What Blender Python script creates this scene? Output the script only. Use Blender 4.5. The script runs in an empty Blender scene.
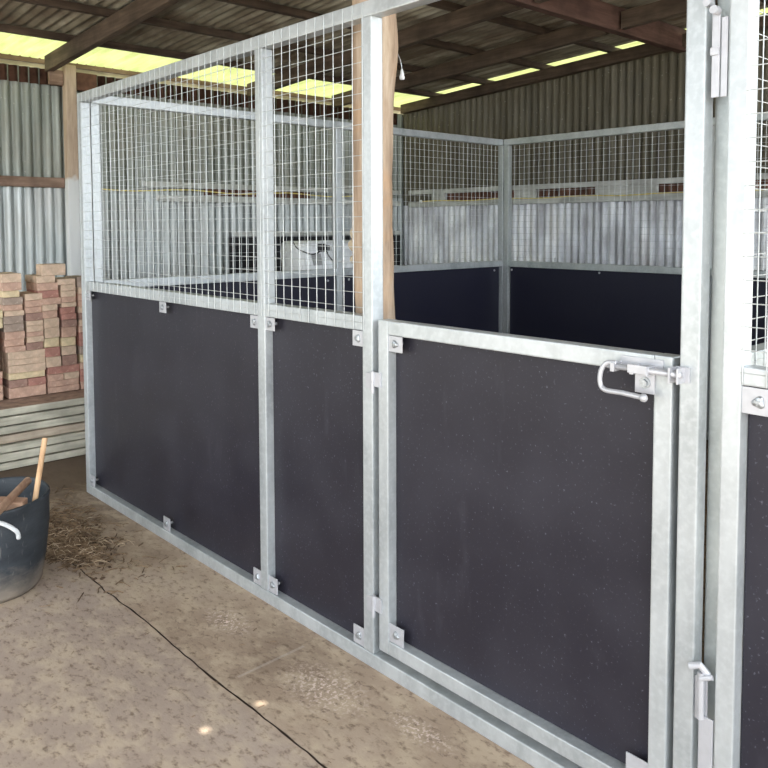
import bpy, bmesh, math, random
from mathutils import Vector, Matrix, noise
random.seed(7)
S = bpy.context.scene
C = S.collection

# ------------------------------------------------------------------ camera
FW = Vector((-0.73763514, 0.67274108, -0.05756586))
RT = Vector((0.67398301, 0.73874079, -0.00299265))
UP = Vector((-0.04051297, 0.0410059, 0.99833723))
cd = bpy.data.cameras.new('camera')
cam = bpy.data.objects.new('camera', cd); C.objects.link(cam)
M = Matrix((RT, UP, -FW)).transposed().to_4x4()
M.translation = Vector((4.3415, -1.7053, 1.4786))
cam.matrix_world = M
cd.sensor_width = 36; cd.sensor_fit = 'HORIZONTAL'
cd.lens = 793.96/768*36
cd.shift_y = -(384-271.64)/768
cd.clip_start = .02; cd.clip_end = 300
S.camera = cam

# ------------------------------------------------------------------ world, sun, exposure
w = bpy.data.worlds.new('sky'); S.world = w; w.use_nodes = True
bg = w.node_tree.nodes['Background']
bg.inputs['Color'].default_value = (0.88, 0.95, 1.0, 1)
# overcast sky, brighter towards the open gable end (+x)
wn = w.node_tree.nodes; wl = w.node_tree.links
wtc = wn.new('ShaderNodeTexCoord'); wsx = wn.new('ShaderNodeSeparateXYZ'); wmr = wn.new('ShaderNodeMapRange')
wl.new(wtc.outputs['Generated'], wsx.inputs[0]); wl.new(wsx.outputs[0], wmr.inputs['Value'])
wmr.inputs['From Min'].default_value = 0.0; wmr.inputs['From Max'].default_value = 1.0
wmr.inputs['To Min'].default_value = 1.3; wmr.inputs['To Max'].default_value = 2.9
wl.new(wmr.outputs['Result'], bg.inputs['Strength'])
SUN_TO = Vector((0.25, 0.12, 0.92)).normalized()
sl = bpy.data.lights.new('sun', 'SUN'); sl.energy = 5.0; sl.angle = math.radians(.53); sl.color = (1, .95, .86)
so = bpy.data.objects.new('sun', sl); C.objects.link(so)
so.rotation_euler = SUN_TO.to_track_quat('Z', 'Y').to_euler()
so.location = (0, 0, 12)
S.view_settings.view_transform = 'Standard'; S.view_settings.look = 'None'
S.view_settings.gamma = 1; S.view_settings.use_curve_mapping = False
S.view_settings.exposure = 1.18
S.cycles.use_denoising = True
S.cycles.max_bounces = 10; S.cycles.diffuse_bounces = 6; S.cycles.transparent_max_bounces = 16

# ------------------------------------------------------------------ materials
class NT:
    def __init__(s, name):
        s.m = bpy.data.materials.new(name); s.m.use_nodes = True
        s.t = s.m.node_tree; s.n = s.t.nodes; s.p = s.n['Principled BSDF']; s.out = s.n['Material Output']
        s.tc = s.n.new('ShaderNodeTexCoord')
    def L(s, a, b): s.t.links.new(a, b)
    def mapped(s, scale=(1,1,1), loc=(0,0,0)):
        mp = s.n.new('ShaderNodeMapping'); mp.inputs['Scale'].default_value = scale; mp.inputs['Location'].default_value = loc
        s.L(s.tc.outputs['Object'], mp.inputs['Vector']); return mp.outputs['Vector']
    def noise(s, scale, vec=None, detail=4, rough=.55):
        n = s.n.new('ShaderNodeTexNoise'); n.inputs['Scale'].default_value = scale
        n.inputs['Detail'].default_value = detail; n.inputs['Roughness'].default_value = rough
        s.L(vec or s.tc.outputs['Object'], n.inputs['Vector']); return n.outputs['Fac']
    def ramp(s, fac, stops):
        r = s.n.new('ShaderNodeValToRGB'); e = r.color_ramp.elements
        while len(e) < len(stops): e.new(.5)
        for i, (p, c) in enumerate(stops):
            e[i].position = p; e[i].color = (*c, 1) if len(c) == 3 else c
        s.L(fac, r.inputs['Fac']); return r.outputs['Color']
    def mix(s, fac, a, b, mode='MIX'):
        m = s.n.new('ShaderNodeMix'); m.data_type = 'RGBA'; m.blend_type = mode
        if isinstance(fac, (int, float)): m.inputs[0].default_value = fac
        else: s.L(fac, m.inputs[0])
        for i, v in ((6, a), (7, b)):
            if isinstance(v, tuple): m.inputs[i].default_value = (*v, 1)
            else: s.L(v, m.inputs[i])
        return m.outputs[2]
    def math(s, op, a, b=0.0, c=None):
        m = s.n.new('ShaderNodeMath'); m.operation = op
        for i, v in enumerate((a, b) + ((c,) if c is not None else ())):
            if isinstance(v, (int, float)): m.inputs[i].default_value = v
            else: s.L(v, m.inputs[i])
        return m.outputs[0]
    def bump(s, h, strength=.3, dist=.002):
        b = s.n.new('ShaderNodeBump'); b.inputs['Strength'].default_value = strength; b.inputs['Distance'].default_value = dist
        s.L(h, b.inputs['Height']); s.L(b.outputs['Normal'], s.p.inputs['Normal'])
    def col(s, c): 
        if isinstance(c, tuple): s.p.inputs['Base Color'].default_value = (*c, 1)
        else: s.L(c, s.p.inputs['Base Color'])
    def set(s, rough=.5, metal=0., spec=.5):
        if isinstance(rough, (int, float)): s.p.inputs['Roughness'].default_value = rough
        else: s.L(rough, s.p.inputs['Roughness'])
        s.p.inputs['Metallic'].default_value = metal
        s.p.inputs['Specular IOR Level'].default_value = spec
    def xyz(s):
        n = s.n.new('ShaderNodeSeparateXYZ'); s.L(s.tc.outputs['Object'], n.inputs[0]); return n.outputs

def mat_galv(name, a=(.38,.405,.42), b=(.55,.575,.59), metal=.45, rough=.38):
    k = NT(name)
    n1 = k.noise(9, k.mapped((1,1,.35)), 5)
    n2 = k.noise(55, None, 2)
    c = k.ramp(n1, [(.3, a), (.62, b)])
    c = k.mix(k.ramp(n2, [(.45, (0,0,0)), (.7, (.35,.35,.35))]), c, tuple(x*1.2 for x in b))
    k.col(c); k.set(k.math('MULTIPLY_ADD', n1, .25, rough-.12), metal)
    k.bump(n2, .12, .001); return k.m

def mat_board(name, base, dust):
    k = NT(name)
    n1 = k.noise(3.5, None, 6); n2 = k.noise(120, None, 3); n3 = k.noise(14, k.mapped((1,1,.25)), 5)
    c = k.mix(k.ramp(n1, [(.40, (0,0,0)), (.80, (.32,.32,.32))]), base, dust)
    c = k.mix(k.ramp(n2, [(.63, (0,0,0)), (.74, (.5,.5,.5))]), c, tuple(min(1, x*3.0) for x in dust))
    c = k.mix(k.ramp(n3, [(.62, (0,0,0)), (.75, (.3,.3,.3))]), c, dust)
    k.col(c); k.set(k.math('MULTIPLY_ADD', n1, .3, .30), 0, .33)
    k.bump(n3, .15, .002); return k.m

def mat_wood(name, a, b, axis='x', rough=.8, knots=True):
    k = NT(name)
    sc = {'x': (1.2, 14, 14), 'y': (14, 1.2, 14), 'z': (14, 14, 1.2)}[axis]
    n = k.noise(2.2, k.mapped(sc), 6, .65); n2 = k.noise(5, None, 4)
    c = k.ramp(n, [(.3, a), (.68, b)])
    c = k.mix(k.ramp(n2, [(.35, (.55,.55,.55)), (.6, (0,0,0))]), c, tuple(x*.55 for x in a))
    k.col(c); k.set(rough, 0, .25); k.bump(n, .5, .003); return k.m

def mat_plain(name, c, rough=.6, metal=0., spec=.4, var=.15, scale=20):
    k = NT(name); n = k.noise(scale, None, 4)
    k.col(k.ramp(n, [(.3, tuple(x*(1-var) for x in c)), (.7, tuple(min(1, x*(1+var)) for x in c))]))
    k.set(rough, metal, spec); k.bump(n, .2, .002); return k.m

G_FRONT = mat_galv('galvanised_steel')
G_OLD = mat_galv('galvanised_steel_inside', (.38,.41,.41), (.54,.57,.56))
G_WIRE = mat_plain('galvanised_wire', (.52,.54,.54), .4, .45)
G_TAB = mat_plain('zinc_tab', (.50,.50,.53), .38, .35, .5, .08, 30)
BOLT = mat_plain('dull_bolt_steel', (.40,.42,.44), .35, .75, .5, .25, 200)
HOLE = mat_plain('dark_recess', (.02,.02,.02), .7)
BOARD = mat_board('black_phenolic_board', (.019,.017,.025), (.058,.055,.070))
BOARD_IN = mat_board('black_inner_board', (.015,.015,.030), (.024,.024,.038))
RAFTER = mat_wood('dark_rafter_timber', (.06,.042,.030), (.15,.108,.078), 'x')
RAFTER_Y = mat_wood('dark_beam_timber', (.07,.036,.028), (.15,.085,.065), 'y')
PURLIN = mat_wood('old_purlin_timber', (.05,.032,.024), (.12,.085,.06), 'y')
GIRT = mat_wood('brown_girt_timber', (.18,.11,.08), (.36,.25,.19), 'y')
BATTEN = mat_wood('pale_batten_timber', (.55,.45,.32), (.75,.66,.5), 'y')
PALE = mat_wood('whitewashed_timber', (.48,.48,.45), (.72,.73,.70), 'y')
PALE_X = mat_wood('whitewashed_timber_back', (.48,.48,.45), (.72,.73,.70), 'x')
SLEEPER = mat_wood('weathered_plank', (.42,.39,.31), (.72,.68,.56), 'y')
SLEEPER_B = mat_wood('brown_weathered_plank', (.42,.33,.25), (.68,.58,.46), 'y')
STICK = mat_wood('tan_handle_timber', (.48,.29,.16), (.72,.48,.29), 'z')
OFFCUT = mat_wood('brown_offcut_timber', (.30,.17,.11), (.50,.33,.23), 'x')
RUST_GAP = mat_plain('rusty_brown_iron', (.13,.065,.045), .8, 0, .2, .5, 9)  # rusty iron, also the painted dark of the eaves rib gaps
WHITE = mat_plain('white_enamel', (.80,.81,.83), .35, 0, .5, .05, 4)
GREYLAB = mat_plain('grey_label', (.36,.36,.36), .5)
BLACKP = mat_plain('black_plastic', (.012,.012,.014), .5)
YELLOW = mat_plain('yellow_cord', (.80,.66,.22), .6)
ROPE = mat_plain('white_rope', (.80,.82,.84), .7)
HAY = mat_wood('dry_straw', (.10,.06,.035), (.34,.23,.14), 'x')

def mat_log():
    k = NT('debarked_log')
    n = k.noise(3, k.mapped((7,7,.9)), 7, .65); n2 = k.noise(6, None, 5)
    c = k.ramp(n, [(.28, (.22,.15,.105)), (.5, (.42,.31,.225)), (.72, (.60,.49,.38))])
    c = k.mix(k.ramp(n2, [(.55, (0,0,0)), (.7, (.45,.45,.45))]), c, (.54,.32,.17))
    k.col(c); k.set(.85, 0, .2); k.bump(n, .7, .006); return k.m
LOG = mat_log()

def mat_post():
    # rough sawn post with whitewash splashed over its lower part
    k = NT('half_whitewashed_post'); x = k.xyz()
    n = k.noise(3, k.mapped((9,9,1)), 6, .65)
    c = k.ramp(n, [(.3, (.36,.26,.19)), (.7, (.60,.47,.36))])
    h = k.math('ADD', x[2], k.math('MULTIPLY', k.noise(3.2, None, 3), .9))
    h = k.math('ADD', h, k.math('MULTIPLY', x[1], .9))
    c = k.mix(k.ramp(k.math('MULTIPLY', h, .25), [(.705, (.9,.9,.9)), (.722, (0,0,0))]), c, (.72,.74,.75))
    k.col(c); k.set(.75, 0, .3); k.bump(n, .5, .003); return k.m
POST = mat_post()

def mat_iron(name, stops, metal=.25, rough=.5, stain=(.16,.12,.07), amt=.6, vert=(6,6,.7)):
    k = NT(name)
    n = k.noise(1.6, k.mapped(vert), 6, .62); n2 = k.noise(2.3, None, 5); n3 = k.noise(40, None, 3)
    c = k.ramp(n, stops)
    c = k.mix(k.ramp(n2, [(.45, (0,0,0)), (.72, (amt,)*3)]), c, stain)
    c = k.mix(k.ramp(n3, [(.66, (0,0,0)), (.74, (.35,)*3)]), c, (.6,.58,.5))
    k.col(c); k.set(k.math('MULTIPLY_ADD', n2, .4, rough-.2), metal, .4); k.bump(n3, .15, .002); return k.m
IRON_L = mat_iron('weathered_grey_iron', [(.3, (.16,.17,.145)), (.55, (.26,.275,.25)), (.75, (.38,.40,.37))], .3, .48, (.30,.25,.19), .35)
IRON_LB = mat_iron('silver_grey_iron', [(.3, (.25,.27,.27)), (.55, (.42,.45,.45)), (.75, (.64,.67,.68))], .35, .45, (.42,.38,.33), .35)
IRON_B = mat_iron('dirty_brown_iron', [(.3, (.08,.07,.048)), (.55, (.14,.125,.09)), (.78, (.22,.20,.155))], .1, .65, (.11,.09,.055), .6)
IRON_GLARE = mat_iron('patchy_silver_iron', [(.3, (.38,.37,.41)), (.5, (.74,.76,.80)), (.64, (1.0,1.0,1.0))], .1, .42, (.28,.26,.27), .65, (3,3,.8))  # silver sheets with daylight glare painted in as white patches
# nail holes through the roofing, each as the sun finds the floor through it
SPOTS = [(2.325, -.384), (2.319, -.579)]
def roof_z(x): return 2.84 + .058*(x+2.0)
HOLES = []
for px, py in SPOTS:
    t = 2.9
    for _ in range(8): t = roof_z(px + SUN_TO.x*t)/SUN_TO.z
    HOLES.append((px+SUN_TO.x*t, py+SUN_TO.y*t))
def add_holes(k):
    x = k.xyz(); fac = None
    for hx, hy in HOLES:
        dx = k.math('SUBTRACT', x[0], hx); dy = k.math('SUBTRACT', x[1], hy)
        d = k.math('SQRT', k.math('ADD', k.math('MULTIPLY', dx, dx), k.math('MULTIPLY', dy, dy)))
        m = k.math('LESS_THAN', d, .0125)
        fac = m if fac is None else k.math('MAXIMUM', fac, m)
    tr = k.n.new('ShaderNodeBsdfTransparent'); ms = k.n.new('ShaderNodeMixShader')
    k.L(fac, ms.inputs[0]); k.L(k.p.outputs[0], ms.inputs[1]); k.L(tr.outputs[0], ms.inputs[2]); k.L(ms.outputs[0], k.out.inputs['Surface'])
def mat_roof():
    k = NT('old_roof_iron')
    n = k.noise(2, k.mapped((.8,6,6)), 6, .6); n2 = k.noise(2.5, None, 5)
    c = k.ramp(n, [(.3, (.13,.11,.08)), (.5, (.30,.27,.205)), (.7, (.56,.52,.42))])
    c = k.mix(k.ramp(n2, [(.42, (0,0,0)), (.65, (.75,.75,.75))]), c, (.105,.065,.04))
    k.col(c); k.set(.6, .1, .3)
    add_holes(k); return k.m
ROOF = mat_roof()
def mat_eaves_glow():  # yellow-green colour paints the grass-lit glow under the roof overhang
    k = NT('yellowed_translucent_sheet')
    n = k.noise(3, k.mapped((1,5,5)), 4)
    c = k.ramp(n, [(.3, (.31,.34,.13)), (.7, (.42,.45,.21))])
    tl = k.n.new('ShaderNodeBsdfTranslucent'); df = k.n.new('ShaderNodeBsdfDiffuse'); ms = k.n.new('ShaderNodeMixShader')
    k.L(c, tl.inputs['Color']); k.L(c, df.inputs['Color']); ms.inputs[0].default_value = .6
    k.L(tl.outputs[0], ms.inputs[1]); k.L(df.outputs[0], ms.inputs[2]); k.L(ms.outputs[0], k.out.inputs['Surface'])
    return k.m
EAVES_GLOW = mat_eaves_glow()

def mat_floor():
    k = NT('dusty_concrete'); x = k.xyz()
    n = k.noise(1.1, None, 6, .6); n2 = k.noise(26, k.mapped((1,1.6,1)), 6, .7); n3 = k.noise(7, k.mapped((1,1.5,1)), 5, .65); n4 = k.noise(90, None, 3)
    c = k.ramp(n, [(.3, (.25,.18,.13)), (.55, (.38,.285,.21)), (.75, (.50,.395,.305))])
    # front slab is greyer, the strip along the stable carries yellow-brown dirt
    edge = k.ramp(k.math('MULTIPLY_ADD', x[1], 20, 9), [(0, (1,1,1)), (1, (0,0,0))])
    c = k.mix(k.mix(1.0, edge, (.55,.55,.55), 'MULTIPLY'), c, (.37,.295,.255))
    c = k.mix(k.ramp(n3, [(.46, (.0,)*3), (.60, (.5,)*3)]), c, (.54,.43,.31))
    c = k.mix(k.ramp(n2, [(.34, (.8,)*3), (.48, (0,0,0))]), c, (.15,.10,.07))
    c = k.mix(k.ramp(n4, [(.66, (0,)*3), (.74, (.45,)*3)]), c, (.52,.44,.36))
    # trodden earth and droppings beyond the tub, with a ragged edge
    far = k.math('ADD', x[0], k.math('MULTIPLY', n3, 1.3))
    far = k.math('ADD', far, k.math('MULTIPLY', x[1], -.55))
    c = k.mix(k.ramp(k.math('MULTIPLY_ADD', far, .4, .2), [(.40, (.9,)*3), (.80, (0,)*3)]), c, (.115,.08,.058))
    # two patches of pale sawdust
    for (cx, cy, rx, ry) in ((2.39,-.19,.22,.13), (1.80,-.19,.16,.08), (2.75,-.12,.16,.06)):
        dx = k.math('DIVIDE', k.math('SUBTRACT', x[0], cx), rx); dy = k.math('DIVIDE', k.math('SUBTRACT', x[1], cy), ry)
        d = k.math('SQRT', k.math('ADD', k.math('MULTIPLY', dx, dx), k.math('MULTIPLY', dy, dy)))
        m = k.math('MULTIPLY', k.math('SUBTRACT', 1.0, k.math('MINIMUM', d, 1.0)), k.math('GREATER_THAN', k.noise(70, None, 4, .7), .54))
        c = k.mix(m, c, (.72,.58,.50))
    # a chalky scrape
    lx = k.math('ABSOLUTE', k.math('SUBTRACT', x[0], k.math('MULTIPLY_ADD', x[1], -.03, 2.137)))
    ly = k.math('MULTIPLY', k.math('GREATER_THAN', x[1], -.36), k.math('LESS_THAN', x[1], -.085))
    c = k.mix(k.math('MULTIPLY', k.math('MULTIPLY', k.math('LESS_THAN', lx, .006), ly), .22), c, (.62,.56,.52))
    k.col(c); k.set(.85, 0, .25)
    h = k.math('ADD', n2, k.math('MULTIPLY', n3, 1.2)); k.bump(h, .35, .005); return k.m
FLOOR = mat_floor()
BOUNCE_GRASS = mat_plain('dry_grass', (.27,.26,.20), .9, 0, .1, .4, 2)
BOUNCE_GRAVEL = mat_plain('pale_yard_gravel', (.50,.46,.41), .9, 0, .1, .3, 12)

# ------------------------------------------------------------------ mesh helpers
def link_mesh(name, bm, mats, parent=None, smooth=False):
    me = bpy.data.meshes.new(name); bm.normal_update(); bm.to_mesh(me); bm.free()
    for m in (mats if isinstance(mats, (list, tuple)) else [mats]): me.materials.append(m)
    if smooth:
        for p in me.polygons: p.use_smooth = True
    o = bpy.data.objects.new(name, me); C.objects.link(o)
    if parent: o.parent = parent
    return o
def bx(bm, x0, x1, y0, y1, z0, z1, bev=0., rot=None, origin=None):
    vs = [bm.verts.new((x, y, z)) for z in (z0, z1) for y in (y0, y1) for x in (x0, x1)]
    fs = [bm.faces.new([vs[i] for i in q]) for q in ((0,2,3,1),(4,5,7,6),(0,1,5,4),(2,6,7,3),(0,4,6,2),(1,3,7,5))]
    if bev > 0:
        es = list({e for f in fs for e in f.edges})
        r = bmesh.ops.bevel(bm, geom=es, offset=bev, segments=2, affect='EDGES', profile=.6)
        vs = list({v for f in r['faces'] for v in f.verts} | {v for v in vs if v.is_valid})
    if rot is not None:
        bmesh.ops.rotate(bm, verts=vs, cent=origin or Vector(((x0+x1)/2, (y0+y1)/2, (z0+z1)/2)), matrix=rot)
    return vs
def tube(bm, pts, r, seg=8, caps=True, radii=None):
    pts = [Vector(p) for p in pts]; rings = []
    n = len(pts); ref = None
    for i, p in enumerate(pts):
        d = (pts[min(i+1, n-1)] - pts[max(i-1, 0)]).normalized()
        if ref is None:
            ref = Vector((0,0,1)) if abs(d.z) < .9 else Vector((1,0,0))
        a = (ref - d*ref.dot(d)).normalized(); b = d.cross(a); ref = a
        rr = radii[i] if radii else r
        rings.append([bm.verts.new(p + (a*math.cos(2*math.pi*k/seg) + b*math.sin(2*math.pi*k/seg))*rr) for k in range(seg)])
    for i in range(n-1):
        for k in range(seg):
            bm.faces.new((rings[i][k], rings[i][(k+1)%seg], rings[i+1][(k+1)%seg], rings[i+1][k]))
    if caps:
        bm.faces.new(rings[0][::-1]); bm.faces.new(rings[-1])
def curve_pts(ctrl, n=8):
    P = [Vector(c) for c in ctrl]; out = []
    for i in range(len(P)-1):
        a = P[max(i-1,0)]; b = P[i]; c = P[i+1]; d = P[min(i+2, len(P)-1)]
        for k in range(n):
            t = k/n
            out.append(.5*((2*b) + (c-a)*t + (2*a-5*b+4*c-d)*t*t + (3*b-a-3*c+d)*t**3))
    out.append(P[-1]); return out
def new(): return bmesh.new()
def tag(o, label, cat, group=None, kind=None):
    o['label'] = label; o['category'] = cat
    if group: o['group'] = group
    if kind: o['kind'] = kind
    return o
def thing(name, label, cat, loc=(0,0,0), group=None):
    o = bpy.data.objects.new(name, None); C.objects.link(o); o.empty_display_size = .1
    o.location = loc; return tag(o, label, cat, group)
def struct(o): o['kind'] = 'structure'; return o
def boxobj(name, m, parent, *b, bev=.002):
    bm = new(); bx(bm, *b, bev=bev); return link_mesh(name, bm, m, parent)

# ------------------------------------------------------------------ structure: floor, ground
bm = new()
X0, X1, Y0, Y1, ZB = -2.06, 5.5, -3.6, 4.44, -.03
xs = [X0, .80]; x = .80
while x < 4.4: x += .03; xs.append(x)
xs.append(X1)
rng = random.Random(3)
def crack_y(x): return -.42 + .012*noise.noise(Vector((x*2.2, 0, 0))) + .007*noise.noise(Vector((x*14, 5, 0)))
def crack_w(x):
    if x <= .81: return .0004
    return (.0026 + .0032*abs(noise.noise(Vector((x*5, 9, 1)))) + (.004 if x > 2.45 else 0)*abs(noise.noise(Vector((x*9, 2, 1)))))
rows = []
for x in xs:
    yc, cw = crack_y(x), crack_w(x)
    rows.append([bm.verts.new((x, Y0, 0)), bm.verts.new((x, yc-cw, 0)), bm.verts.new((x, yc, ZB)), bm.verts.new((x, yc+cw, 0)), bm.verts.new((x, Y1, 0))])
for a, b in zip(rows, rows[1:]):
    for k in range(4): bm.faces.new((a[k], b[k], b[k+1], a[k+1])).material_index = 1 if k in (1, 2) else 0
base = [bm.verts.new(p) for p in ((X0,Y0,-.12),(X1,Y0,-.12),(X1,Y1,-.12),(X0,Y1,-.12))]
bm.faces.new(base[::-1])
bm.faces.new((rows[0][0], base[0], base[1], rows[-1][0])) if False else None
for (a, b, c, d) in (((X0,Y0),(X1,Y0),0,0), ((X1,Y1),(X0,Y1),0,0), ((X0,Y1),(X0,Y0),0,0), ((X1,Y0),(X1,Y1),0,0)):
    q = [bm.verts.new((*a, -.12)), bm.verts.new((*b, -.12)), bm.verts.new((*b, 0)), bm.verts.new((*a, 0))]
    bm.faces.new(q)
struct(link_mesh('floor', bm, [FLOOR, mat_plain('dark_soil', (.045,.032,.024), .95, 0, .1, .3, 40)]))
bm = new(); bx(bm, -40, 40, -40, 40, -.32, -.12)  # unseen ground added to bounce light into the shed
struct(link_mesh('floor_outside', bm, BOUNCE_GRASS))
bm = new(); bx(bm, -2.5, 16, -16, -3.6, -.12, -.02); bx(bm, 5.5, 16, -3.6, 9, -.12, -.02)  # unseen pale gravel added to bounce more daylight inside
struct(link_mesh('floor_yard', bm, BOUNCE_GRAVEL))

# ------------------------------------------------------------------ structure: corrugated sheets
PITCH = .0758
def corrugate(u0, u1, place, amp=.011, per=10):
    """columns of points along u; place(u, offset) -> list of 3d points across the sheet"""
    n = int((u1-u0)/PITCH*per); cols = []
    for i in range(n+1):
        u = u0 + (u1-u0)*i/n
        cols.append(place(u, amp*math.sin(2*math.pi*u/PITCH)))
    return cols
def sheet(name, cols, mats, matidx=None, thick=.0012):
    bm = new(); V = [[bm.verts.new(p) for p in c] for c in cols]
    for i in range(len(V)-1):
        for k in range(len(V[i])-1):
            f = bm.faces.new((V[i][k], V[i+1][k], V[i+1][k+1], V[i][k+1]))
            f.smooth = True
            if matidx: f.material_index = matidx(i, k)
    return struct(link_mesh(name, bm, mats))
WL = -2.0; WB = 4.38
def rib(u, amp=.012): return amp - 2.3*amp*abs(math.cos(math.pi*u/PITCH))**3.5
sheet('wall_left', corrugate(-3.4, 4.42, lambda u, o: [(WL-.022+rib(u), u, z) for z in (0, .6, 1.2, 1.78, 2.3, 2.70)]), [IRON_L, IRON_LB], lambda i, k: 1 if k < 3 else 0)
sheet('wall_back', corrugate(-2.05, 5.5, lambda u, o: [(u, WB+.022-rib(u), z) for z in (0, .6, 1.2, 1.70, 2.3)] + [(u, WB+.022-rib(u), roof_z(u)-.07)]), [IRON_B, IRON_GLARE], lambda i, k: 1 if k < 3 else 0)
YR = [-3.5, 4.98]
xr = [-2.46, -1.60, 1.0, 4.0, 5.6]
ncol = int((YR[1]-YR[0])/PITCH*10)
sheet('ceiling', corrugate(YR[0], YR[1], lambda u, o: [(x, u, roof_z(x)+.009+o) for x in xr]), [ROOF, EAVES_GLOW],
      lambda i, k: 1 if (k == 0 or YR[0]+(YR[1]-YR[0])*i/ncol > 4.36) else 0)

# ------------------------------------------------------------------ roof timbers
GR = 'purlins under the roofing'
def slope_bar(name, x0, x1, y0, y1, top, depth, m, parent=None):
    """bar along x that follows the roof fall: top/depth measured down from the sheets"""
    bm = new(); vs = bx(bm, x0, x1, y0, y1, 0, depth, .004)
    for v in bm.verts: v.co.z += roof_z(v.co.x) - top - depth
    return link_mesh(name, bm, m, parent)
for y, lab in ((.54, 'dark rafter running up from the grey timber post on the left'), (2.36, 'dark rafter crossing over the middle of the stable'), (3.36, 'dark rafter nearest the back wall'), (-1.3, 'dark rafter above the walkway in front of the stable')):
    tag(slope_bar('roof_rafter', -1.99, 1.15, y, y+.055, .05, .12, RAFTER), lab, 'rafter')
for y, lab in ((.54, 'short dark rafter right of the long ceiling beam above the gate'), (2.36, 'short dark rafter right of the long ceiling beam, middle bay'), (3.36, 'short dark rafter right of the long ceiling beam near the back wall'), (-1.3, 'short dark rafter right of the long ceiling beam over the walkway')):
    tag(slope_bar('roof_rafter', 1.27, 5.5, y, y+.055, .05, .12, RAFTER), lab, 'rafter')
names = ['first purlin in from the left wall, under the yellow sheets', 'second purlin from the left wall', 'third purlin from the left wall', 'fourth purlin from the left wall']
for i, x in enumerate((-1.53, -.83, -.13, .57)):
    bm = new(); bx(bm, x, x+.05, -3.4, 4.95, 0, .048, .004)
    for v in bm.verts:
        v.co.z += roof_z(x) - .0505
        v.co.x += .006*noise.noise(Vector((v.co.y*2, i, 0)))
    tag(link_mesh('roof_purlin', bm, PURLIN), 'rough dark ' + names[i], 'purlin', GR)
for i, x in enumerate((1.97, 2.67, 3.37, 4.07, 4.77)):
    bm = new(); bx(bm, x, x+.05, -3.4, 4.95, 0, .048, .004)
    for v in bm.verts: v.co.z += roof_z(x) - .0505
    tag(link_mesh('roof_purlin', bm, PURLIN), 'rough dark purlin beyond the long ceiling beam, %s one right of it' % ['first','second','third','fourth','fifth'][i], 'purlin', GR)
bm = new(); bx(bm, 1.18, 1.25, -3.4, 4.36, 2.845, 3.018, .006)
tag(link_mesh('ceiling_beam', bm, RAFTER_Y), 'deep red-brown beam running to the back wall under the roof', 'beam')
# rake plate on the back wall
tag(slope_bar('wall_plate', -1.96, 5.5, 4.29, 4.365, .055, .095, RAFTER), 'dark timber plate sloping along the top of the back wall', 'beam')
# pale batten outside the eaves opening
bm = new(); bx(bm, -2.33, -2.29, -3.4, 4.9, 2.755, roof_z(-2.3)-.001, .003)
tag(link_mesh('eaves_batten', bm, BATTEN), 'cream timber batten along the eaves under the yellow sheets', 'batten')
bm = new(); bx(bm, -2.289, -2.262, -3.4, 4.9, 2.785, roof_z(-2.27)-.003, .003)
tag(link_mesh('eaves_rail', bm, GIRT), 'brown timber rail behind the cream batten at the eaves', 'rail')
bm = new(); bx(bm, -2.345, -2.334, -3.4, 4.9, 2.76, 2.845, 0)  # added strip paints the darkness in the gaps under the roof ribs
tag(link_mesh('closure_strip', bm, RUST_GAP), 'dark strip closing the roof ribs at the eaves', 'strip')
# dark brown corrugated band laid over the wall top, wall ribs poking through
def band(u, o): return [(WL-.006+o, u, 2.575), (WL-.006+o, u, 2.695)]
bm = new(); V = [[bm.verts.new(p) for p in c] for c in corrugate(-2.0, 4.3, band)]
for i in range(len(V)-1):
    f = bm.faces.new((V[i][0], V[i+1][0], V[i+1][1], V[i][1])); f.smooth = True
r = bmesh.ops.solidify(bm, geom=bm.faces[:], thickness=.0015)
tag(link_mesh('eaves_flashing', bm, RUST_GAP), 'dark rust-brown corrugated strip along the top of the left wall', 'flashing')
boxobj('wood_block', GIRT, None, WL-.0+.012, WL+.05, .56, .665, 2.575, 2.69, bev=.004)
tag(bpy.data.objects['wood_block'], 'grey-brown timber block under the rafter, left of the timber post', 'wood block')
boxobj('wood_block', RUST_GAP, None, WL+.012, WL+.06, .765, .93, 2.55, 2.69, bev=.006)
tag(bpy.data.objects['wood_block.001'], 'dark rusty block under the eaves, right of the timber post', 'wood block')
# timber post at left wall
bm = new(); bx(bm, WL+.012, WL+.085, .670, .755, 0, 2.735, .006)
tag(link_mesh('timber_post', bm, POST), 'rough timber post on the left wall, its lower half splashed white', 'post')
tag(boxobj('wall_girt', GIRT, None, WL-.009, WL+.03, -2.2, .664, 1.785, 1.862, bev=.004), 'brown timber rail across the left wall above the bricks', 'rail')
# pale rails behind the mesh
tag(boxobj('wall_girt', PALE, None, WL-.009, WL+.035, 1.30, 4.30, 1.815, 1.862, bev=.004), 'upper whitewashed rail on the left wall behind the mesh', 'rail')
tag(boxobj('wall_girt', PALE, None, WL-.009, WL+.035, 1.45, 4.30, 1.695, 1.75, bev=.004), 'lower whitewashed rail on the left wall behind the mesh', 'rail')
tag(boxobj('wall_girt', PALE_X, None, -1.90, 3.3, WB-.035, WB+.009, 1.815, 1.86, bev=.004), 'upper whitewashed rail on the back wall', 'rail')
tag(boxobj('wall_girt', PALE_X, None, -1.90, 3.3, WB-.035, WB+.009, 1.68, 1.735, bev=.004), 'lower whitewashed rail on the back wall', 'rail')
for x0, x1, wh in ((-1.55, -1.36, 'short pale plank between the back wall rails near the corner'), (-.45, -.20, 'pale plank between the back wall rails, left of the centre rust strip'), (.44, 1.02, 'pale plank between the back wall rails, right of the centre rust strip')):
    tag(boxobj('filler_plank', PALE_X, None, x0, x1, WB-.03, WB+.009, 1.7355, 1.8145, bev=.002), wh, 'plank')
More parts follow.
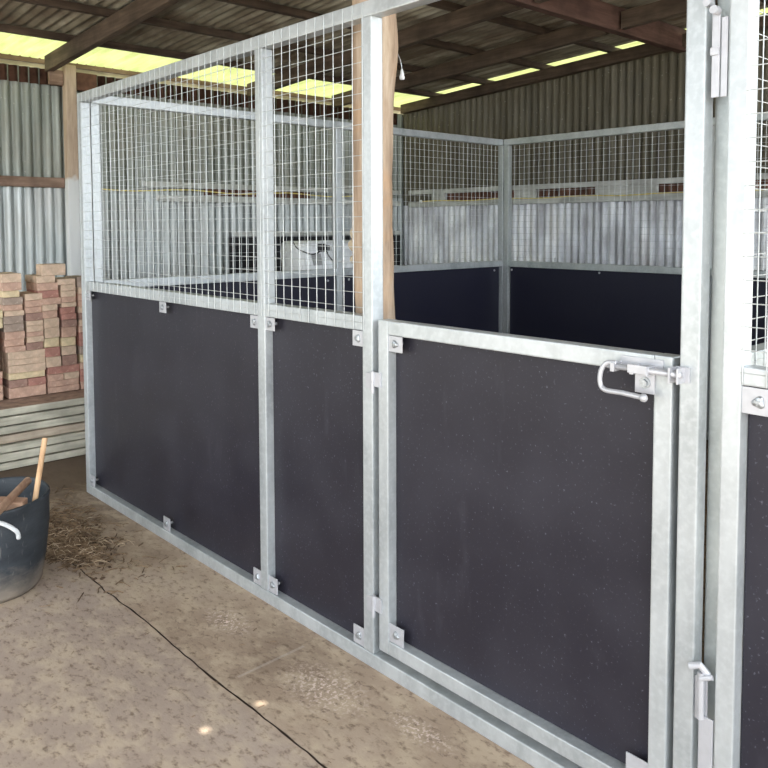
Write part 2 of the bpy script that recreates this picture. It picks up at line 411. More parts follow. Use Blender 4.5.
for x0, x1, wh in ((-1.35, -.46, 'rust-brown corrugated strip between back wall rails near the corner'), (-.195, .435, 'rust-brown corrugated strip in the middle of the back wall rails'), (1.03, 1.9, 'rust-brown corrugated strip between back wall rails at the right')):
    bm = new(); V = [[bm.verts.new(p) for p in c] for c in corrugate(x0, x1, lambda u, o: [(u, WB-.003+o, 1.737), (u, WB-.003+o, 1.813)])]
    for i in range(len(V)-1): bm.faces.new((V[i][0], V[i+1][0], V[i+1][1], V[i][1])).smooth = True
    tag(link_mesh('rust_strip', bm, RUST_GAP), wh, 'strip')
for y0, y1, wh in ((1.9, 3.1, 'rust-brown corrugated strip between the left wall rails behind the mesh'),):
    bm = new(); V = [[bm.verts.new(p) for p in c] for c in corrugate(y0, y1, lambda u, o: [(WL+.003+o, u, 1.752), (WL+.003+o, u, 1.813)])]
    for i in range(len(V)-1): bm.faces.new((V[i][0], V[i+1][0], V[i+1][1], V[i][1])).smooth = True
    tag(link_mesh('rust_strip', bm, RUST_GAP), wh, 'strip')
# yellow cord
bm = new(); tube(bm, [(WL+.055, .90+ i*.17, 1.785 - .012*math.sin(i)) for i in range(20)], .005, 6)
tag(link_mesh('yellow_cord', bm, YELLOW), 'yellow cord strung along the left wall behind the mesh', 'cord')
t = thing('yellow_cord', 'yellow cord with a white end knob strung across the back wall', 'cord', (-1.655, WB-.08, 1.735))
bm = new(); tube(bm, [(i*.18, .03 if i else 0, .006*math.sin(i*1.3)) for i in range(21)], .005, 6); link_mesh('cord', bm, YELLOW, t)
bm = new(); bmesh.ops.create_uvsphere(bm, u_segments=12, v_segments=8, radius=.018); link_mesh('end_knob', bm, WHITE, t, True)
# pale pipe on left wall, just beyond the front post
bm = new(); tube(bm, [(WL+.05, .875, 0), (WL+.05, .875, .9), (WL+.05, .875, 1.80)], .011, 10)
tag(link_mesh('wall_pipe', bm, PALE), 'thin pale upright pipe on the left wall behind the mesh', 'pipe')

# ------------------------------------------------------------------ stable panels
H = 2.2; T = .05; ZM0, ZM1 = 1.132, 1.182
def P(name, m, parent, x0, x1, y0, y1, z0, z1, swap=False, bev=.004):
    if swap: x0, x1, y0, y1 = y0, y1, x0, x1
    bm = new(); bx(bm, x0, x1, y0, y1, z0, z1, bev); o = link_mesh(name, bm, m, parent); return o
def wires(parent, u0, u1, v0, v1, at, swap=False, r=.0015, step=.05, out=-1, uoff=.02):
    """welded wire: uprights at plane 'at', crosswires one wire behind"""
    bm = new(); u = u0 + uoff; rr = random.Random(int(u0*100)+5)
    def pt(a, b, z): return (b, a, z) if swap else (a, b, z)
    while u < u1:
        j = (rr.random()-.5)*.004
        tube(bm, [pt(u, at, v0), pt(u+j, at, (v0+v1)/2), pt(u, at, v1)], r, 5); u += step
    z = v0 + .025
    while z < v1 - .01:
        tube(bm, [pt(u0, at-out*2*r*.9, z), pt((u0+u1)/2, at-out*2*r*.9, z+(rr.random()-.5)*.004), pt(u1, at-out*2*r*.9, z)], r*.85, 5); z += step
    return link_mesh('wire_mesh', bm, G_WIRE, parent)
def tri_bolt(parent, c, ang=0.):
    """domed three-lobed bolt head facing -y on a dark washer"""
    bm = new(); cx, cy, cz = c
    n = 24; rings = []
    for (r, d) in ((.0125, 0), (.0125, .003), (.010, .006), (.004, .008)):
        rings.append([bm.verts.new((cx + r*(1+.16*math.cos(3*a+ang))*math.cos(a), cy-d, cz + r*(1+.16*math.cos(3*a+ang))*math.sin(a))) for a in [2*math.pi*k/n for k in range(n)]])
    for a, b in zip(rings, rings[1:]):
        for k in range(n): bm.faces.new((a[k], a[(k+1)%n], b[(k+1)%n], b[k]))
    bm.faces.new(rings[-1])
    for k in range(3):
        a = ang + 2.1*k; x, z = cx+.0055*math.cos(a), cz+.0055*math.sin(a)
        tube(bm, [(x, cy-.007, z), (x, cy-.0095, z)], .0022, 6)
    return link_mesh('bolt', bm, BOLT, parent)
def bolt_tab(parent, x0, x1, z0, z1, y=.004, bolt=True, bc=None):
    bm = new(); bx(bm, x0, x1, y, y+.004, z0, z1, .0012)
    cc = bc or ((x0+x1)/2, (z0+z1)/2); tube(bm, [(cc[0], y+.0035, cc[1]), (cc[0], .0345, cc[1])], .006, 10)
    o = link_mesh('bolt_tab', bm, G_TAB, parent)
    if bolt:
        cx, cz = bc or ((x0+x1)/2, (z0+z1)/2)
        tri_bolt(o, (cx, y, cz), random.random()*6)
    return o
def hollow_board(parent, x0, x1, y0, y1, z0, z1, m=None, swap=False):
    return P('kick_board', m or BOARD, parent, x0, x1, y0, y1, z0, z1, swap, .0015)

fp = thing('stable_barrier', 'galvanised stable front with two black boards and wire mesh above, holding the gate', 'stable panel')
PM, PP, PQ = 1.741, 2.364, 3.470
P('post', G_FRONT, fp, 0, T, 0, T, T, H-T)
P('post', G_FRONT, fp, PM, PM+T, 0, T, T, H-T)
P('post', G_FRONT, fp, PP, PP+T, 0, T, T, H-T)
P('post', G_FRONT, fp, PQ, PQ+T-.003, 0, .042, T, H-T)
P('top_rail', G_FRONT, fp, 0, PQ+T-.003, 0, T, H-T, H)
P('bottom_rail', G_FRONT, fp, 0, PQ+T-.003, 0, T, 0.0, T)
P('mid_rail', G_FRONT, fp, T+.001, PM-.001, .0005, T-.0005, ZM0, ZM1)
P('mid_rail', G_FRONT, fp, PM+T+.001, PP-.001, .0005, T-.0005, ZM0, ZM1)
hollow_board(fp, T+.001, PM-.001, .035, .0475, T+.001, ZM0-.001)
hollow_board(fp, PM+T+.001, PP-.001, .035, .0475, T+.001, ZM0-.001)
wires(fp, .003, PP+.012, ZM0+.002, H-.004, -.0022, out=-1)
tw, th = .058, .05
for (x0, x1, z0, z1) in ((T, T+tw, ZM0-th-.002, ZM0-.002), (.912, .975, ZM0-th-.002, ZM0-.002), (PM-tw, PM, ZM0-th-.002, ZM0-.002),
                         (T, T+tw, T+.002, T+th+.012), (.912, .975, T+.002, T+th+.012), (PM-tw, PM, T+.002, T+th+.012),
                         (PM+T, PM+T+tw, ZM0-th-.002, ZM0-.002), (PP-tw*.95, PP, ZM0-th-.004, ZM0-.002),
                         (PM+T, PM+T+tw, T+.002, T+th+.015), (PP-tw, PP, T+.002, T+th+.015)):
    bolt_tab(fp, x0, x1, z0, z1)
# hinges: leaf on the post, knuckle and leaf of the gate
for z in (.974, .224):
    bm = new(); bx(bm, PP+.022, PP+T+.004, -.005, 0, z-.028, z+.024, .001)
    tube(bm, [(PP+T+.008, -.006, z-.04), (PP+T+.008, -.006, z-.004)], .007, 12)
    link_mesh('hinge_leaf', bm, G_TAB, fp)
# catch on latch post
bm = new()
bx(bm, PQ-.008, PQ+.026, -.006, 0, 1.122, 1.158, .001)
bx(bm, PQ-.008, PQ-.003, -.040, -.006, 1.122, 1.158, .001)
bx(bm, PQ+.012, PQ+.016, -.040, -.006, 1.122, 1.158, .001)
link_mesh('bolt_catch', bm, G_TAB, fp)
# joining brackets at the latch post edge
def joiner(z, up):
    bm = new(); xb = PQ+T-.003
    bx(bm, xb+.001, xb+.030, .006, .011, z-.10, z, .001)
    bx(bm, xb+.014, xb+.047, .000, .005, z-.24, z-.085, .001)
    o = link_mesh('joining_bracket', bm, G_TAB, fp)
    bm = new()
    tube(bm, [(xb+.020, -.004, z-.09), (xb+.020, -.004, z+.018)], .008, 12)
    tube(bm, [(xb-.004, -.012, z+.026), (xb+.016, -.004, z+.034), (xb+.032, .004, z+.014)], .0085, 10)
    tube(bm, [(xb+.020, -.010, z+.006), (xb+.046, -.003, z+.016)], .006, 10)
    link_mesh('drop_pin', bm, G_TAB, o)
joiner(.45, 0)
bm = new(); xb = PQ+T-.003
bx(bm, xb+.013, xb+.030, .000, .005, 1.755, 1.935, .001)
bx(bm, xb+.032, xb+.046, .004, .009, 1.755, 1.925, .001)
link_mesh('joining_bracket', bm, G_TAB, fp)
bm = new()
tube(bm, [(xb+.010, -.004, 1.957), (xb+.010, -.022, 1.957)], .009, 12)
link_mesh('drop_pin', bm, G_TAB, fp)
bm = new(); tube(bm, [(xb+.026, -.004, 1.938), (xb+.026, -.024, 1.938)], .009, 12); link_mesh('drop_pin', bm, G_TAB, fp)
bm = new(); bx(bm, xb+.012, xb+.030, -.006, 0, 1.845, 1.862, .001); link_mesh('clip', bm, G_TAB, fp)

# ---- gate
gt = thing('stable_gate', 'galvanised stable gate with one large black board, closed, slide bolt at its top right', 'gate', (2.442, 0, 0))
GW = 3.453-2.442; GZ0, GZ1 = .078, 1.176; g = .046
def GP(name, m, *b): return P(name, m, gt, *b)
GP('stile', G_FRONT, 0, g, 0, .048, GZ0, GZ1)
GP('stile', G_FRONT, GW-g, GW, 0, .048, GZ0, GZ1)
GP('rail', G_FRONT, g-.0, GW-g, 0.0005, .0475, GZ1-g, GZ1-.0005)
GP('rail', G_FRONT, g-.0, GW-g, 0.0005, .0475, GZ0+.0005, GZ0+g)
hb = P('kick_board', BOARD, gt, g+.001, GW-g-.001, .034, .0465, GZ0+g+.001, GZ1-g-.001)
for (x0, x1, z0, z1, b) in ((g, g+.062, GZ1-g-.052, GZ1-g-.001, 1), (g, g+.066, GZ0+g+.001, GZ0+g+.06, 1), (GW-g-.06, GW-g, GZ0+g+.001, GZ0+g+.058, 0)):
    bolt_tab(gt, x0, x1, z0, z1, bolt=bool(b))
for z in (.974, .224):
    bm = new(); bx(bm, -.014, .016, -.006, 0, z-.018, z+.03, .001)
    tube(bm, [(-.020, -.006, z-.003), (-.020, -.006, z+.032)], .0075, 12)
    bx(bm, -.020, -.010, -.008, -.002, z+.002, z+.028, .001)
    link_mesh('hinge_leaf', bm, G_TAB, gt)
# slide bolt: backing plate, tab, rod, handle loop
ox = -2.442
sb_bm = new()
bx(sb_bm, 3.322+ox, 3.432+ox, -.004, 0, 1.138, 1.166, .001)
bx(sb_bm, 3.362+ox, 3.412+ox, -.006, 0, 1.083, 1.140, .001)
for xx in (3.315, 3.366, 3.402): bx(sb_bm, xx+ox, xx+.010+ox, -.040, -.004, 1.130, 1.152, .001)
bx(sb_bm, 3.362+ox, 3.410+ox, -.042, -.038, 1.134, 1.154, .001)
sb = link_mesh('slide_bolt', sb_bm, G_TAB, gt)
bm = new(); tube(bm, [(3.300+ox, -.028, 1.142), (3.40+ox, -.028, 1.142), (3.489+ox, -.028, 1.142)], .0075, 12); link_mesh('rod', bm, G_TAB, sb, True)
bm = new(); tube(bm, curve_pts([(3.326+ox, -.028, 1.150), (3.302+ox, -.032, 1.148), (3.289+ox, -.036, 1.128), (3.288+ox, -.038, 1.100), (3.302+ox, -.040, 1.084), (3.350+ox, -.040, 1.083), (3.402+ox, -.040, 1.080)], 6), .0062, 10)
bmesh.ops.create_uvsphere(bm, u_segments=10, v_segments=8, radius=.010, matrix=Matrix.Translation((3.404+ox, -.040, 1.080)))
link_mesh('handle', bm, G_TAB, sb, True)
bm = new(); cx, cz = 3.388+ox, 1.108
tube(bm, [(cx, -.006, cz), (cx, -.009, cz)], .014, 18); tube(bm, [(cx, -.009, cz), (cx, -.015, cz)], .0095, 6)
link_mesh('bolt', bm, BOLT, sb)

# ---- interior and neighbouring panels
def panel(name, label, u0, u1, v0, swap, splits, mesh_at, boards=True, m=G_OLD, bside=.035, uoff=.02, out=1):
    t = thing(name, label, 'stable panel')
    v1 = v0 + T
    xs = [u0] + list(splits) + [u1-T]
    for x in xs: P('post', m, t, x, x+T, v0, v1, T, H-T, swap)
    P('top_rail', m, t, u0, u1, v0, v1, H-T, H, swap)
    P('bottom_rail', m, t, u0, u1, v0, v1, 0, T, swap)
    for a, b in zip(xs, xs[1:]):
        P('mid_rail', m, t, a+T+.001, b-.001, v0+.0005, v1-.0005, ZM0, ZM1, swap)
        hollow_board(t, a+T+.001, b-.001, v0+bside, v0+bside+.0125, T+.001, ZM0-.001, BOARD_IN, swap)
    wires(t, u0+.004, u1-.004, ZM0+.004, H-.008, mesh_at, swap, out=out, uoff=uoff)
    return t
sp = panel('side_partition', 'galvanised side partition running back along the left of the stable', .056, 3.615, 0.0, True, [1.768], -.0022, m=G_FRONT, bside=.004, out=-1)
bp = panel('back_partition', 'galvanised mesh and black board panel across the back of the stable', .056, 3.560, 3.570, False, [1.80], 3.6225, bside=.03)
pp = panel('side_partition', 'galvanised partition between the two stables, behind the latch post', .053, 3.56, 3.5145, True, [1.80], 3.5667, m=G_OLD, bside=.03)
pp.name = 'dividing_partition'
b2 = panel('back_partition', 'back panel of the neighbouring stable at the far right', 3.57, 5.40, 3.570, False, [], 3.6225)
# small dome bolts on top of the back panel boards
for t, pts in ((bp, [(.125, 3.5995, 1.105), (.97, 3.5995, 1.115), (1.70, 3.5995, 1.105)]),):
    for p in pts:
        bm = new(); bmesh.ops.create_uvsphere(bm, u_segments=10, v_segments=6, radius=.009, matrix=Matrix.Translation(p)); link_mesh('bolt', bm, G_TAB, t, True)
for p in [(.0175, 1.71, 1.10), (.0175, 1.90, 1.10), (.0175, 3.50, 1.10)]:
    bm = new(); bmesh.ops.create_uvsphere(bm, u_segments=10, v_segments=6, radius=.009, matrix=Matrix.Translation(p)); link_mesh('bolt', bm, G_TAB, sp, True)

# neighbouring stable front on the right
n2 = thing('stable_barrier', 'neighbouring stable front cut off by the right picture edge', 'stable panel')
QX = 3.567
P('post', G_FRONT, n2, QX, QX+.043, 0, T, T, H-T)
P('post', G_FRONT, n2, 5.30, 5.35, 0, T, T, H-T)
P('top_rail', G_FRONT, n2, QX, 5.35, 0, T, H-T, H)
P('bottom_rail', G_FRONT, n2, QX, 5.35, 0, T, 0, T)
P('mid_rail', G_FRONT, n2, QX+.044, 5.299, .0005, T-.0005, ZM0+.002, ZM1-.008)
P('kick_board', BOARD, n2, QX+.044, 5.299, .035, .0475, T+.001, ZM0)
wires(n2, QX+.040, 5.34, ZM0+.004, H-.006, -.0022, out=-1, uoff=.006)
bolt_tab(n2, QX+.043, QX+.043+.068, ZM0-.058, ZM0, bc=(QX+.043+.036, ZM0-.03))

# ------------------------------------------------------------------ log post inside the stable
bm = new(); rings = []
cx0, cy0 = 2.195, .205
NS, NZ = 28, 60
for i in range(NZ+1):
    z = i/NZ*2.955
    ring = []
    for k in range(NS):
        a = 2*math.pi*k/NS
        r = .072 + .008*noise.noise(Vector((math.cos(a)*1.3, math.sin(a)*1.3, z*1.6))) + .006*noise.noise(Vector((math.cos(a)*4, math.sin(a)*4, z*5)))
        r += .016*math.exp(-((z-2.12)/.10)**2)*max(0, math.cos(a-.75))
        ring.append(bm.verts.new((cx0 + .02*noise.noise(Vector((0, 3, z*.9))) + r*math.cos(a), cy0 + .008*noise.noise(Vector((4, 0, z*.9))) + r*math.sin(a), z)))
    rings.append(ring)
for a, b in zip(rings, rings[1:]):
    for k in range(NS): bm.faces.new((a[k], a[(k+1)%NS], b[(k+1)%NS], b[k])).smooth = True
bm.faces.new(rings[0][::-1]); bm.faces.new(rings[-1])
lp = thing('log_post', 'round debarked timber post standing just inside the stable beside the gate', 'post')
link_mesh('log', bm, LOG, lp)
bm = new()
for i, (z, s) in enumerate(((1.36, .017), (1.405, .022), (1.45, .018))):
    bmesh.ops.create_icosphere(bm, subdivisions=2, radius=s, matrix=Matrix.Translation((cx0-.060, cy0-.045, z)) @ Matrix.Diagonal((1, .8, 1.1, 1)))
for v in bm.verts: v.co += v.normal*.012*noise.noise(v.co*25) if v.normal.length else Vector()
link_mesh('torn_bark', bm, BATTEN, lp)
# insulator hanging on wire
t = thing('hanging_insulator', 'small white insulator hanging on a wire beside the log post', 'insulator', (2.1, .436, 2.05))
bm = new(); 
rg = []
for (z, r) in ((.032, .003), (.022, .006), (.010, .008), (.0, .011), (-.008, .009), (-.009, .002)):
    rg.append([bm.verts.new((r*math.cos(a), r*math.sin(a), z)) for a in [2*math.pi*k/12 for k in range(12)]])
for a, b in zip(rg, rg[1:]):
    for k in range(12): bm.faces.new((a[k], b[k], b[(k+1)%12], a[(k+1)%12])).smooth = True
bm.faces.new(rg[0]); link_mesh('insulator_body', bm, WHITE, t)
bm = new(); tube(bm, curve_pts([(0, 0, .03), (.0, -.012, .07), (.02, -.08, .12), (.05, -.175, .15)], 6), .0022, 6); link_mesh('wire', bm, BOLT, t)

# ------------------------------------------------------------------ things behind the side partition
t = thing('white_cabinet', 'white enamelled cabinet with a black plug and cord, behind the side mesh', 'cabinet', (-.78, 1.88, 0))
bm = new()
prof = [(.10, 0.0), (.0, 1.30), (.02, 1.362), (.84, 1.362), (.86, 1.33), (.86, 0)]
fr = [bm.verts.new((.33, y, z)) for y, z in prof]; bk = [bm.verts.new((-.02, y, z)) for y, z in prof]
bm.faces.new(fr); bm.faces.new(bk[::-1])
for i in range(len(prof)): j = (i+1) % len(prof); bm.faces.new((fr[j], fr[i], bk[i], bk[j]))
bmesh.ops.recalc_face_normals(bm, faces=bm.faces[:])
bmesh.ops.bevel(bm, geom=bm.edges[:], offset=.012, segments=3, affect='EDGES')
link_mesh('body', bm, WHITE, t, True)
bm = new(); bx(bm, .3295, .334, -.06+.10, -.06+.19, 1.18, 1.27, .001)
for v in bm.verts: v.co.y += (1.27-v.co.z)*.25
link_mesh('grey_label', bm, GREYLAB, t)
bm = new(); bx(bm, .331, .37, .10, .155, 1.285, 1.345, .006); bx(bm, .331, .365, .165, .195, 1.29, 1.335, .005); link_mesh('plug', bm, BLACKP, t)
bm = new(); tube(bm, curve_pts([(.345, -.16+.02, 1.366), (.345, -.09, 1.31), (.345, .02, 1.27), (.345, .09, 1.275), (.345, .13, 1.30)], 6), .005, 6)
tube(bm, curve_pts([(.345, .175, 1.295), (.345, .20, 1.25), (.345, .26, 1.18), (.345, .27, 1.08)], 6), .005, 6); link_mesh('cord', bm, BLACKP, t)
t = thing('leaning_stall_board', 'black board with a pale top edge against the left wall behind the cabinet', 'board', (WL, 2.13, 0))  # black sheet paints the dark of a recess at the wall
boxobj('board', BLACKP, t, .045, .075, 0, 2.12, 0, 1.385, bev=.002)
boxobj('top_edge', PALE, t, .04, .08, 0.05, 2.12, 1.386, 1.425, bev=.003)

# ------------------------------------------------------------------ plank stack
pl_lab = ['bottom grey plank of the stack under the bricks', 'second plank up, grey, in the stack under the bricks', 'third plank up, grey, in the stack under the bricks', 'brown plank in the middle of the stack under the bricks', 'fifth plank up, grey, in the stack under the bricks', 'sixth plank up, grey, in the stack under the bricks', 'top plank of the stack, dusty brown on top, carrying the bricks']
DUST = mat_plain('brick_dust', (.34,.235,.18), .95, 0, .1, .3, 18)
rng = random.Random(11)
for i in range(7):
    dx = rng.uniform(-.012, .008)
    bm = new(); bx(bm, -1.62, -.705+dx, -1.5, .93, i*.055, i*.055+.0545, .005)
    for v in bm.verts:
        if v.co.x > -.75: v.co.z += (-.0045 if v.co.z > i*.055+.027 else .0035)*(.5+[1,.2,.9,.3,1,.25,.8][i])
    po = link_mesh('timber_plank', bm, [SLEEPER_B if i == 3 else SLEEPER, DUST])
    if i == 6:
        for f in po.data.polygons:
            if f.normal.z > .9: f.material_index = 1
    tag(po, pl_lab[i], 'plank', 'planks stacked under the bricks')
ZTOP = 7*.055

# ------------------------------------------------------------------ bricks
def mat_brick(name, c):
    k = NT(name); n = k.noise(14, None, 5, .65); n2 = k.noise(60, None, 3)
    oi = k.n.new('ShaderNodeObjectInfo')
    col = k.ramp(n, [(.3, tuple(x*.58 for x in c)), (.7, tuple(min(1, x*1.02) for x in c))])
    col = k.mix(k.ramp(n2, [(.6, (0,)*3), (.75, (.45,)*3)]), col, (.72,.62,.50))
    k.col(col); k.set(.9, 0, .2); k.bump(n2, .6, .004); return k.m
BR = {'pink': mat_brick('pink_brick', (.66,.43,.33)), 'red': mat_brick('red_brick', (.52,.26,.21)), 'tan': mat_brick('tan_brick', (.74,.55,.41)),
      'buff': mat_brick('buff_brick', (.84,.68,.44)), 'brown': mat_brick('brown_brick', (.42,.26,.21)), 'grey-brown': mat_brick('greybrown_brick', (.44,.34,.28))}
K = {'p': 'pink', 'r': 'red', 't': 'tan', 'b': 'buff', 'd': 'brown', 'g': 'grey-brown'}
FX = -.95
nbr = [0]
def brick(y0, y1, z0, h, col, depth, label, jit=.006, tilt=0.):
    r = rng; L, D = (y1-y0-.003), depth
    bm = new(); dxf = r.uniform(-jit, jit)
    bx(bm, -D, 0, -L/2, L/2, 0, h-.0008, .004 if col not in ('buff',) else .009)
    o = link_mesh('brick', bm, BR[col])
    o.location = (FX+dxf, (y0+y1)/2, z0); o.rotation_euler = (tilt, 0, r.uniform(-.02, .02))
    tag(o, label, 'brick', 'bricks piled on the planks'); nbr[0] += 1
    return o
ORD = ['lowest', 'second', 'third', 'fourth', 'fifth', 'sixth', 'seventh', 'eighth', 'ninth', 'tenth', 'eleventh', 'twelfth', 'thirteenth', 'fourteenth', 'fifteenth', 'sixteenth', 'seventeenth', 'eighteenth', 'nineteenth', 'twentieth']
s = 1/161.
def column(y0, y1, z, spec, where, depth=.225, lean=0.):
    """spec: string of colour letter + height in px, bottom to top"""
    n = 0; last = len(spec)-1
    for i, (c, hp) in enumerate(spec):
        h = hp*s; off = rng.uniform(-.004, .004) + lean*i
        nm = K[c]
        lb = ('%s brick end, %s up in %s' % (nm, ORD[i], where)) if i < last else ('%s brick end topping %s' % (nm, where))
        brick(y0+off, y1+off, z, h, nm, depth, lb); z += h
    return z
# long bricks showing their sides under the narrow columns
z = ZTOP
base1 = [(-.103, .128, 11, 'p'), None, (-.103, .128, 7, 'b'), (-.103, .128, 8, 't'), (-.103, .128, 6.2, 't'), (-.103, .128, 8, 't')]
W1 = 'the pile\'s left-of-centre base'
z1 = ZTOP
for i, e in enumerate(base1):
    if e is None:
        brick(-.100, .012, z1, 8*s, 'brown', .225, 'brown brick end, left of a pair, in %s' % W1)
        brick(.014, .128, z1, 8*s, 'red', .225, 'red brick end, right of a pair, in %s' % W1); z1 += 8*s
    else:
        a, b, hp, c = e; brick(a, b, z1, hp*s, K[c], .108, '%s brick side, %s course of %s' % (K[c], ORD[i], W1))
        brick(a, b, z1, hp*s, K[c], .108, '%s brick hidden behind the %s course of %s' % (K[c], ORD[i], W1)).location.x -= .118
        z1 += hp*s
W2 = 'the base beside the steel post'
z2 = ZTOP
for i, e in enumerate([(.137, .345, 6.5, 'p'), (.137, .345, 6.5, 'p'), None, (.140, .352, 8, 'r')]):
    if e is None:
        brick(.138, .242, z2, 7*s, 'pink', .225, 'pink brick end, left of a pair, in %s' % W2)
        brick(.244, .348, z2, 7*s, 'tan', .225, 'tan brick end, right of a pair, in %s' % W2); z2 += 7*s
    else:
        a, b, hp, c = e; brick(a, b, z2, hp*s, K[c], .108, '%s brick side, %s course of %s' % (K[c], ORD[i], W2))
        brick(a, b, z2, hp*s, K[c], .108, '%s brick hidden behind the %s course of %s' % (K[c], ORD[i], W2)).location.x -= .118
        z2 += hp*s
zc1 = column(-.118, .006, z1, [('p',6),('p',7),('p',8),('g',8),('g',8),('t',5.5),('p',6),('g',7.5)], 'the second column from the left', .225, -.0012)
brick(-.128, -.020, zc1, 7*s, 'buff', .225, 'cream brick end jutting out under two pink bricks at the left')
brick(-.128, -.008, zc1+7*s, 8.5*s, 'pink', .225, 'pink brick end, lower of two on the cream brick')
brick(-.133, -.008, zc1+15.5*s, 9*s, 'tan', .225, 'tan-pink brick end topping the left tower of the pile')
column(.010, .118, z1, [('d',8),('t',6),('p',5),('t',6.5),('t',5),('d',8),('p',6.5),('p',7),('t',7)], 'the third, lower column from the left')
zc3 = column(.128, .228, z2, [('t',11),('r',10),('b',10),('t',11),('t',10),('p',8),('t',6.5)], 'the fourth column from the left', .225, -.002)
z = zc3
for i, (h, c, a) in enumerate(((7,'p',.102),(8,'r',.09),(8,'p',.085))):
    brick(a, a+.135, z, h*s, K[c], .225, '%s brick end, %s of three overhanging courses high in the pile' % (K[c], ('lowest','middle','top')[i])); z += h*s
brick(.085, .205, z, 7.5*s, 'tan', .225, 'tan brick end under the topmost brick of the pile'); z += 7.5*s
brick(.115, .272, z, 12*s, 'tan', .108, 'large tan brick side, topmost of the whole pile')
zc4 = column(.236, .335, z2, [('d',11),('t',9.5),('b',9.5),('p',11),('d',8),('r',6.5),('r',7),('t',5),('p',6),('t',6.5),('t',6.5)], 'the column just left of the steel post')
zc4b = zc4
brick(.214, .335, zc4b, 6.3*s, 'tan', .225, 'tan brick end beside and under the topmost brick, to its right')
zc5 = column(.352, .452, ZTOP, [('p',8),('r',7),('r',7),('p',7),('b',9),('g',9),('r',7),('r',8),('p',7),('t',7),('d',7),('t',7),('p',7),('p',7),('t',7)], 'the column half hidden by the steel post')
brick(.345, .44, zc5, 11*s, 'grey-brown', .225, 'grey-brown brick on top, touching the steel post in view', tilt=0.0)
column(.460, .562, ZTOP, [('p',11),('r',11),('p',11),('t',11),('r',11),('p',11),('t',11),('p',11),('r',11),('t',10)], 'the column seen through the mesh right of the post')
column(.570, .672, ZTOP, [('t',11),('r',11),('p',11),('t',11),('p',11),('p',11),('t',11),('r',11),('p',11),('t',9)], 'the farthest column seen through the mesh')
column(-.245, -.139, ZTOP+0, [('p',8),('p',7.5),('r',7.5),('p',7)], 'the lower left stub at the picture edge')
column(-.265, -.152, ZTOP+30*s, [('t',10),('p',8.5),('p',9),('t',9),('d',7)], 'the first column, cut by the picture edge')
column(-.240, -.128, ZTOP+73.5*s, [('b',10),('b',9)], 'the pale pair over the first column')

# ------------------------------------------------------------------ tub
tb = thing('rubber_tub', 'black flexible rubber tub with a white rope handle, cut by the left edge', 'tub', (.88, -.765, 0))
def lathe(prof, seg=48, wob=0.):
    bm = new(); rg = []
    for i, (r, z) in enumerate(prof):
        ring = []
        for k in range(seg):
            a = 2*math.pi*k/seg
            rr = r*(1 + wob*z*2.2*noise.noise(Vector((math.cos(a)*1.2, math.sin(a)*1.2, z*3))))
            ring.append(bm.verts.new((rr*math.cos(a), rr*math.sin(a), z)))
        rg.append(ring)
    for a, b in zip(rg, rg[1:]):
        for k in range(seg): bm.faces.new((a[k], a[(k+1)%seg], b[(k+1)%seg], b[k])).smooth = True
    bm.faces.new(rg[0][::-1]); bm.faces.new(rg[-1])
    return bm
def mat_tub():
    k = NT('scuffed_black_rubber'); x = k.xyz()
    n = k.noise(4, k.mapped((1,1,2.2)), 6, .65); n2 = k.noise(60, k.mapped((1,1,.25)), 3)
    c = k.ramp(n, [(.35, (.022,.027,.034)), (.62, (.05,.058,.068)), (.8, (.09,.095,.10))])
    mud = k.math('SUBTRACT', k.math('MULTIPLY', n, .55), k.math('MULTIPLY', x[2], 1.6))
    c = k.mix(k.ramp(mud, [(.06, (0,)*3), (.26, (.75,)*3)]), c, (.30,.25,.20))
    c = k.mix(k.ramp(n2, [(.64, (0,)*3), (.72, (.35,)*3)]), c, (.28,.27,.26))
    k.col(c); k.set(.55, 0, .4); k.bump(n, .5, .01); return k.m
TUB = mat_tub()
link_mesh('tub_wall', lathe([(.195,0), (.208,.02), (.222,.12), (.240,.26), (.250,.355), (.255,.372), (.255,.382), (.248,.384), (.242,.37), (.234,.26), (.214,.10), (.200,.03), (.05,.028)], wob=.16), TUB, tb)
def rayp(px, py, d):
    f = 793.96; C0 = Vector((4.3415, -1.7053, 1.4786)); return C0 + d*(FW + RT*((px-384)/f) - UP*((py-271.64)/f))
ctr = Vector((.88, -.765, 0))
bm = new(); pr = [Vector((.232, -.14, .30)), Vector((.236, -.15, .33))]
def tubp(a, z, r): return Vector((r*math.cos(a), r*math.sin(a), z))
tube(bm, curve_pts([tubp(-.42, .350, .25), tubp(-.25, .362, .272), tubp(-.05, .345, .276), tubp(.14, .300, .268), tubp(.21, .262, .250)], 6), .0085, 10)
link_mesh('rope_handle', bm, ROPE, tb, True)
# contents
top = rayp(45, 438, 3.27); mid = rayp(36, 494, 3.22); dirn = (mid-top).normalized()
bot = top + dirn*((top.z-.034)/-dirn.z) if dirn.z < 0 else mid
bm = new(); tube(bm, [top, mid, mid+dirn*.06], .011, 12)
tag(link_mesh('wooden_rod', bm, STICK), 'thin tan wooden rod standing up out of the black tub', 'rod')
a = rayp(19, 485, 3.56); b = Vector((.76, -1.02, .30))
bm = new(); a2 = rayp(-2, 507, 3.50); d2 = (a2-a).normalized(); tube(bm, [(.90,-.60,.412), (1.10,-.75,.402), (1.28,-.885,.392)], .016, 14)
tag(link_mesh('tool_handle', bm, OFFCUT), 'round brown tool handle lying across the rim of the black tub', 'handle')
c0 = rayp(17, 502, 3.47)
bm = new(); bx(bm, -.11, .0, -.025, .025, -.02, .02, .005)
o = link_mesh('wood_offcut', bm, OFFCUT); o.location = (1.095, -.675, .378); o.rotation_euler = (.1, .05, .835)
tag(o, 'pinkish-brown block of wood inside the rim of the black tub', 'wood offcut')
bm = new()
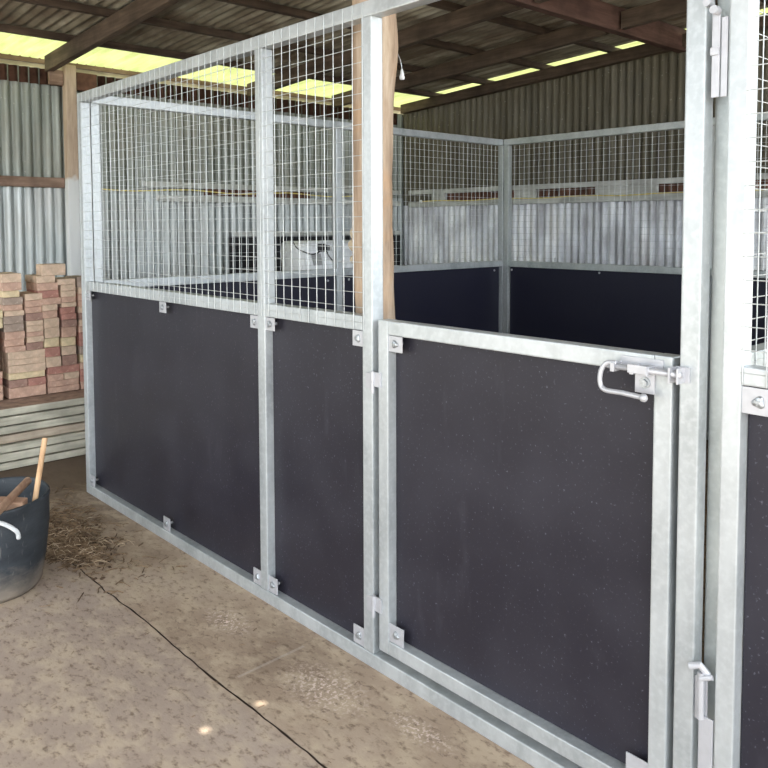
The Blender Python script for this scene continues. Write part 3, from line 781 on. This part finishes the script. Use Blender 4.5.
for i in range(14):
    a = rng.uniform(0, 6.28); r0 = rng.uniform(0, .13)
    p = Vector((.88 + r0*math.cos(a), -.765 + r0*math.sin(a), .05+.02*i)); q = p + Vector((rng.uniform(-.1,.1), rng.uniform(-.1,.1), rng.uniform(.0,.03)))
    tube(bm, [p, q], rng.uniform(.012,.02), 7)
tag(link_mesh('kindling', bm, OFFCUT), 'jumble of dark wood scraps filling the black tub', 'kindling', kind='stuff')

# ------------------------------------------------------------------ straw litter
bm = new(); r = random.Random(21)
def straw(x, y, L, a, rad, lift):
    p0 = Vector((x, y, rad+lift*.2)); d = Vector((math.cos(a), math.sin(a), 0)); n = Vector((-d.y, d.x, 0))
    k = r.uniform(-.08, .08)*L
    tube(bm, [p0, p0 + d*L*.5 + n*k + Vector((0,0,lift)), p0 + d*L + Vector((0,0,lift*.3))], rad, 4, caps=False)
for i in range(1500):
    if i < 750: x = r.gauss(.72, .13); y = r.gauss(-.37, .075)
    elif i < 1250: x = r.gauss(.42, .16); y = r.gauss(-.32, .10)
    else: x = r.uniform(-.4, 1.3); y = r.uniform(-.7, -.05)
    if (x-.88)**2 + (y+.765)**2 < .30**2 or y > -.03: continue
    L = r.uniform(.015, .075); straw(x, y, L, r.uniform(0, 6.28), r.uniform(.0010, .0028), r.uniform(0, .009))
for i in range(120):
    straw(r.uniform(.6, 3.4), r.uniform(-1.3, -.05), r.uniform(.006, .03), r.uniform(0, 6.28), r.uniform(.0006, .0012), .002)
tag(link_mesh('straw_litter', bm, HAY), 'dry brown straw and leaf litter on the floor beside the tub', 'straw', kind='stuff')
bm = new()
for i in range(110):
    x = r.gauss(.70, .15); y = r.gauss(-.36, .09)
    if (x-.88)**2 + (y+.765)**2 < .30**2 or y > -.03: continue
    straw(x, y, r.uniform(.03, .09), r.uniform(0, 6.28), r.uniform(.0008, .0018), .011)
tag(link_mesh('pale_straw', bm, mat_wood('pale_straw_stalk', (.40,.29,.19), (.62,.48,.34), 'x')), 'paler straw stalks lying over the dark litter beside the tub', 'straw', kind='stuff')
bm = new(); r = random.Random(8)
for i in range(500):
    x = r.gauss(.70, .13); y = r.gauss(-.37, .075)
    if (x-.88)**2 + (y+.765)**2 < .30**2 or y > -.03: continue
    sz = r.uniform(.003, .011); z = r.uniform(.001, .006)
    bx(bm, x-sz, x+sz, y-sz*.6, y+sz*.6, z*.1, z, 0, Matrix.Rotation(r.uniform(0, 3.1), 3, 'Z'))
tag(link_mesh('leaf_crumbs', bm, mat_plain('dark_leaf_crumb', (.10,.065,.045), .9, 0, .1, .5, 30)), 'dark crumbled leaves and bark lying among the straw', 'leaf litter', kind='stuff')
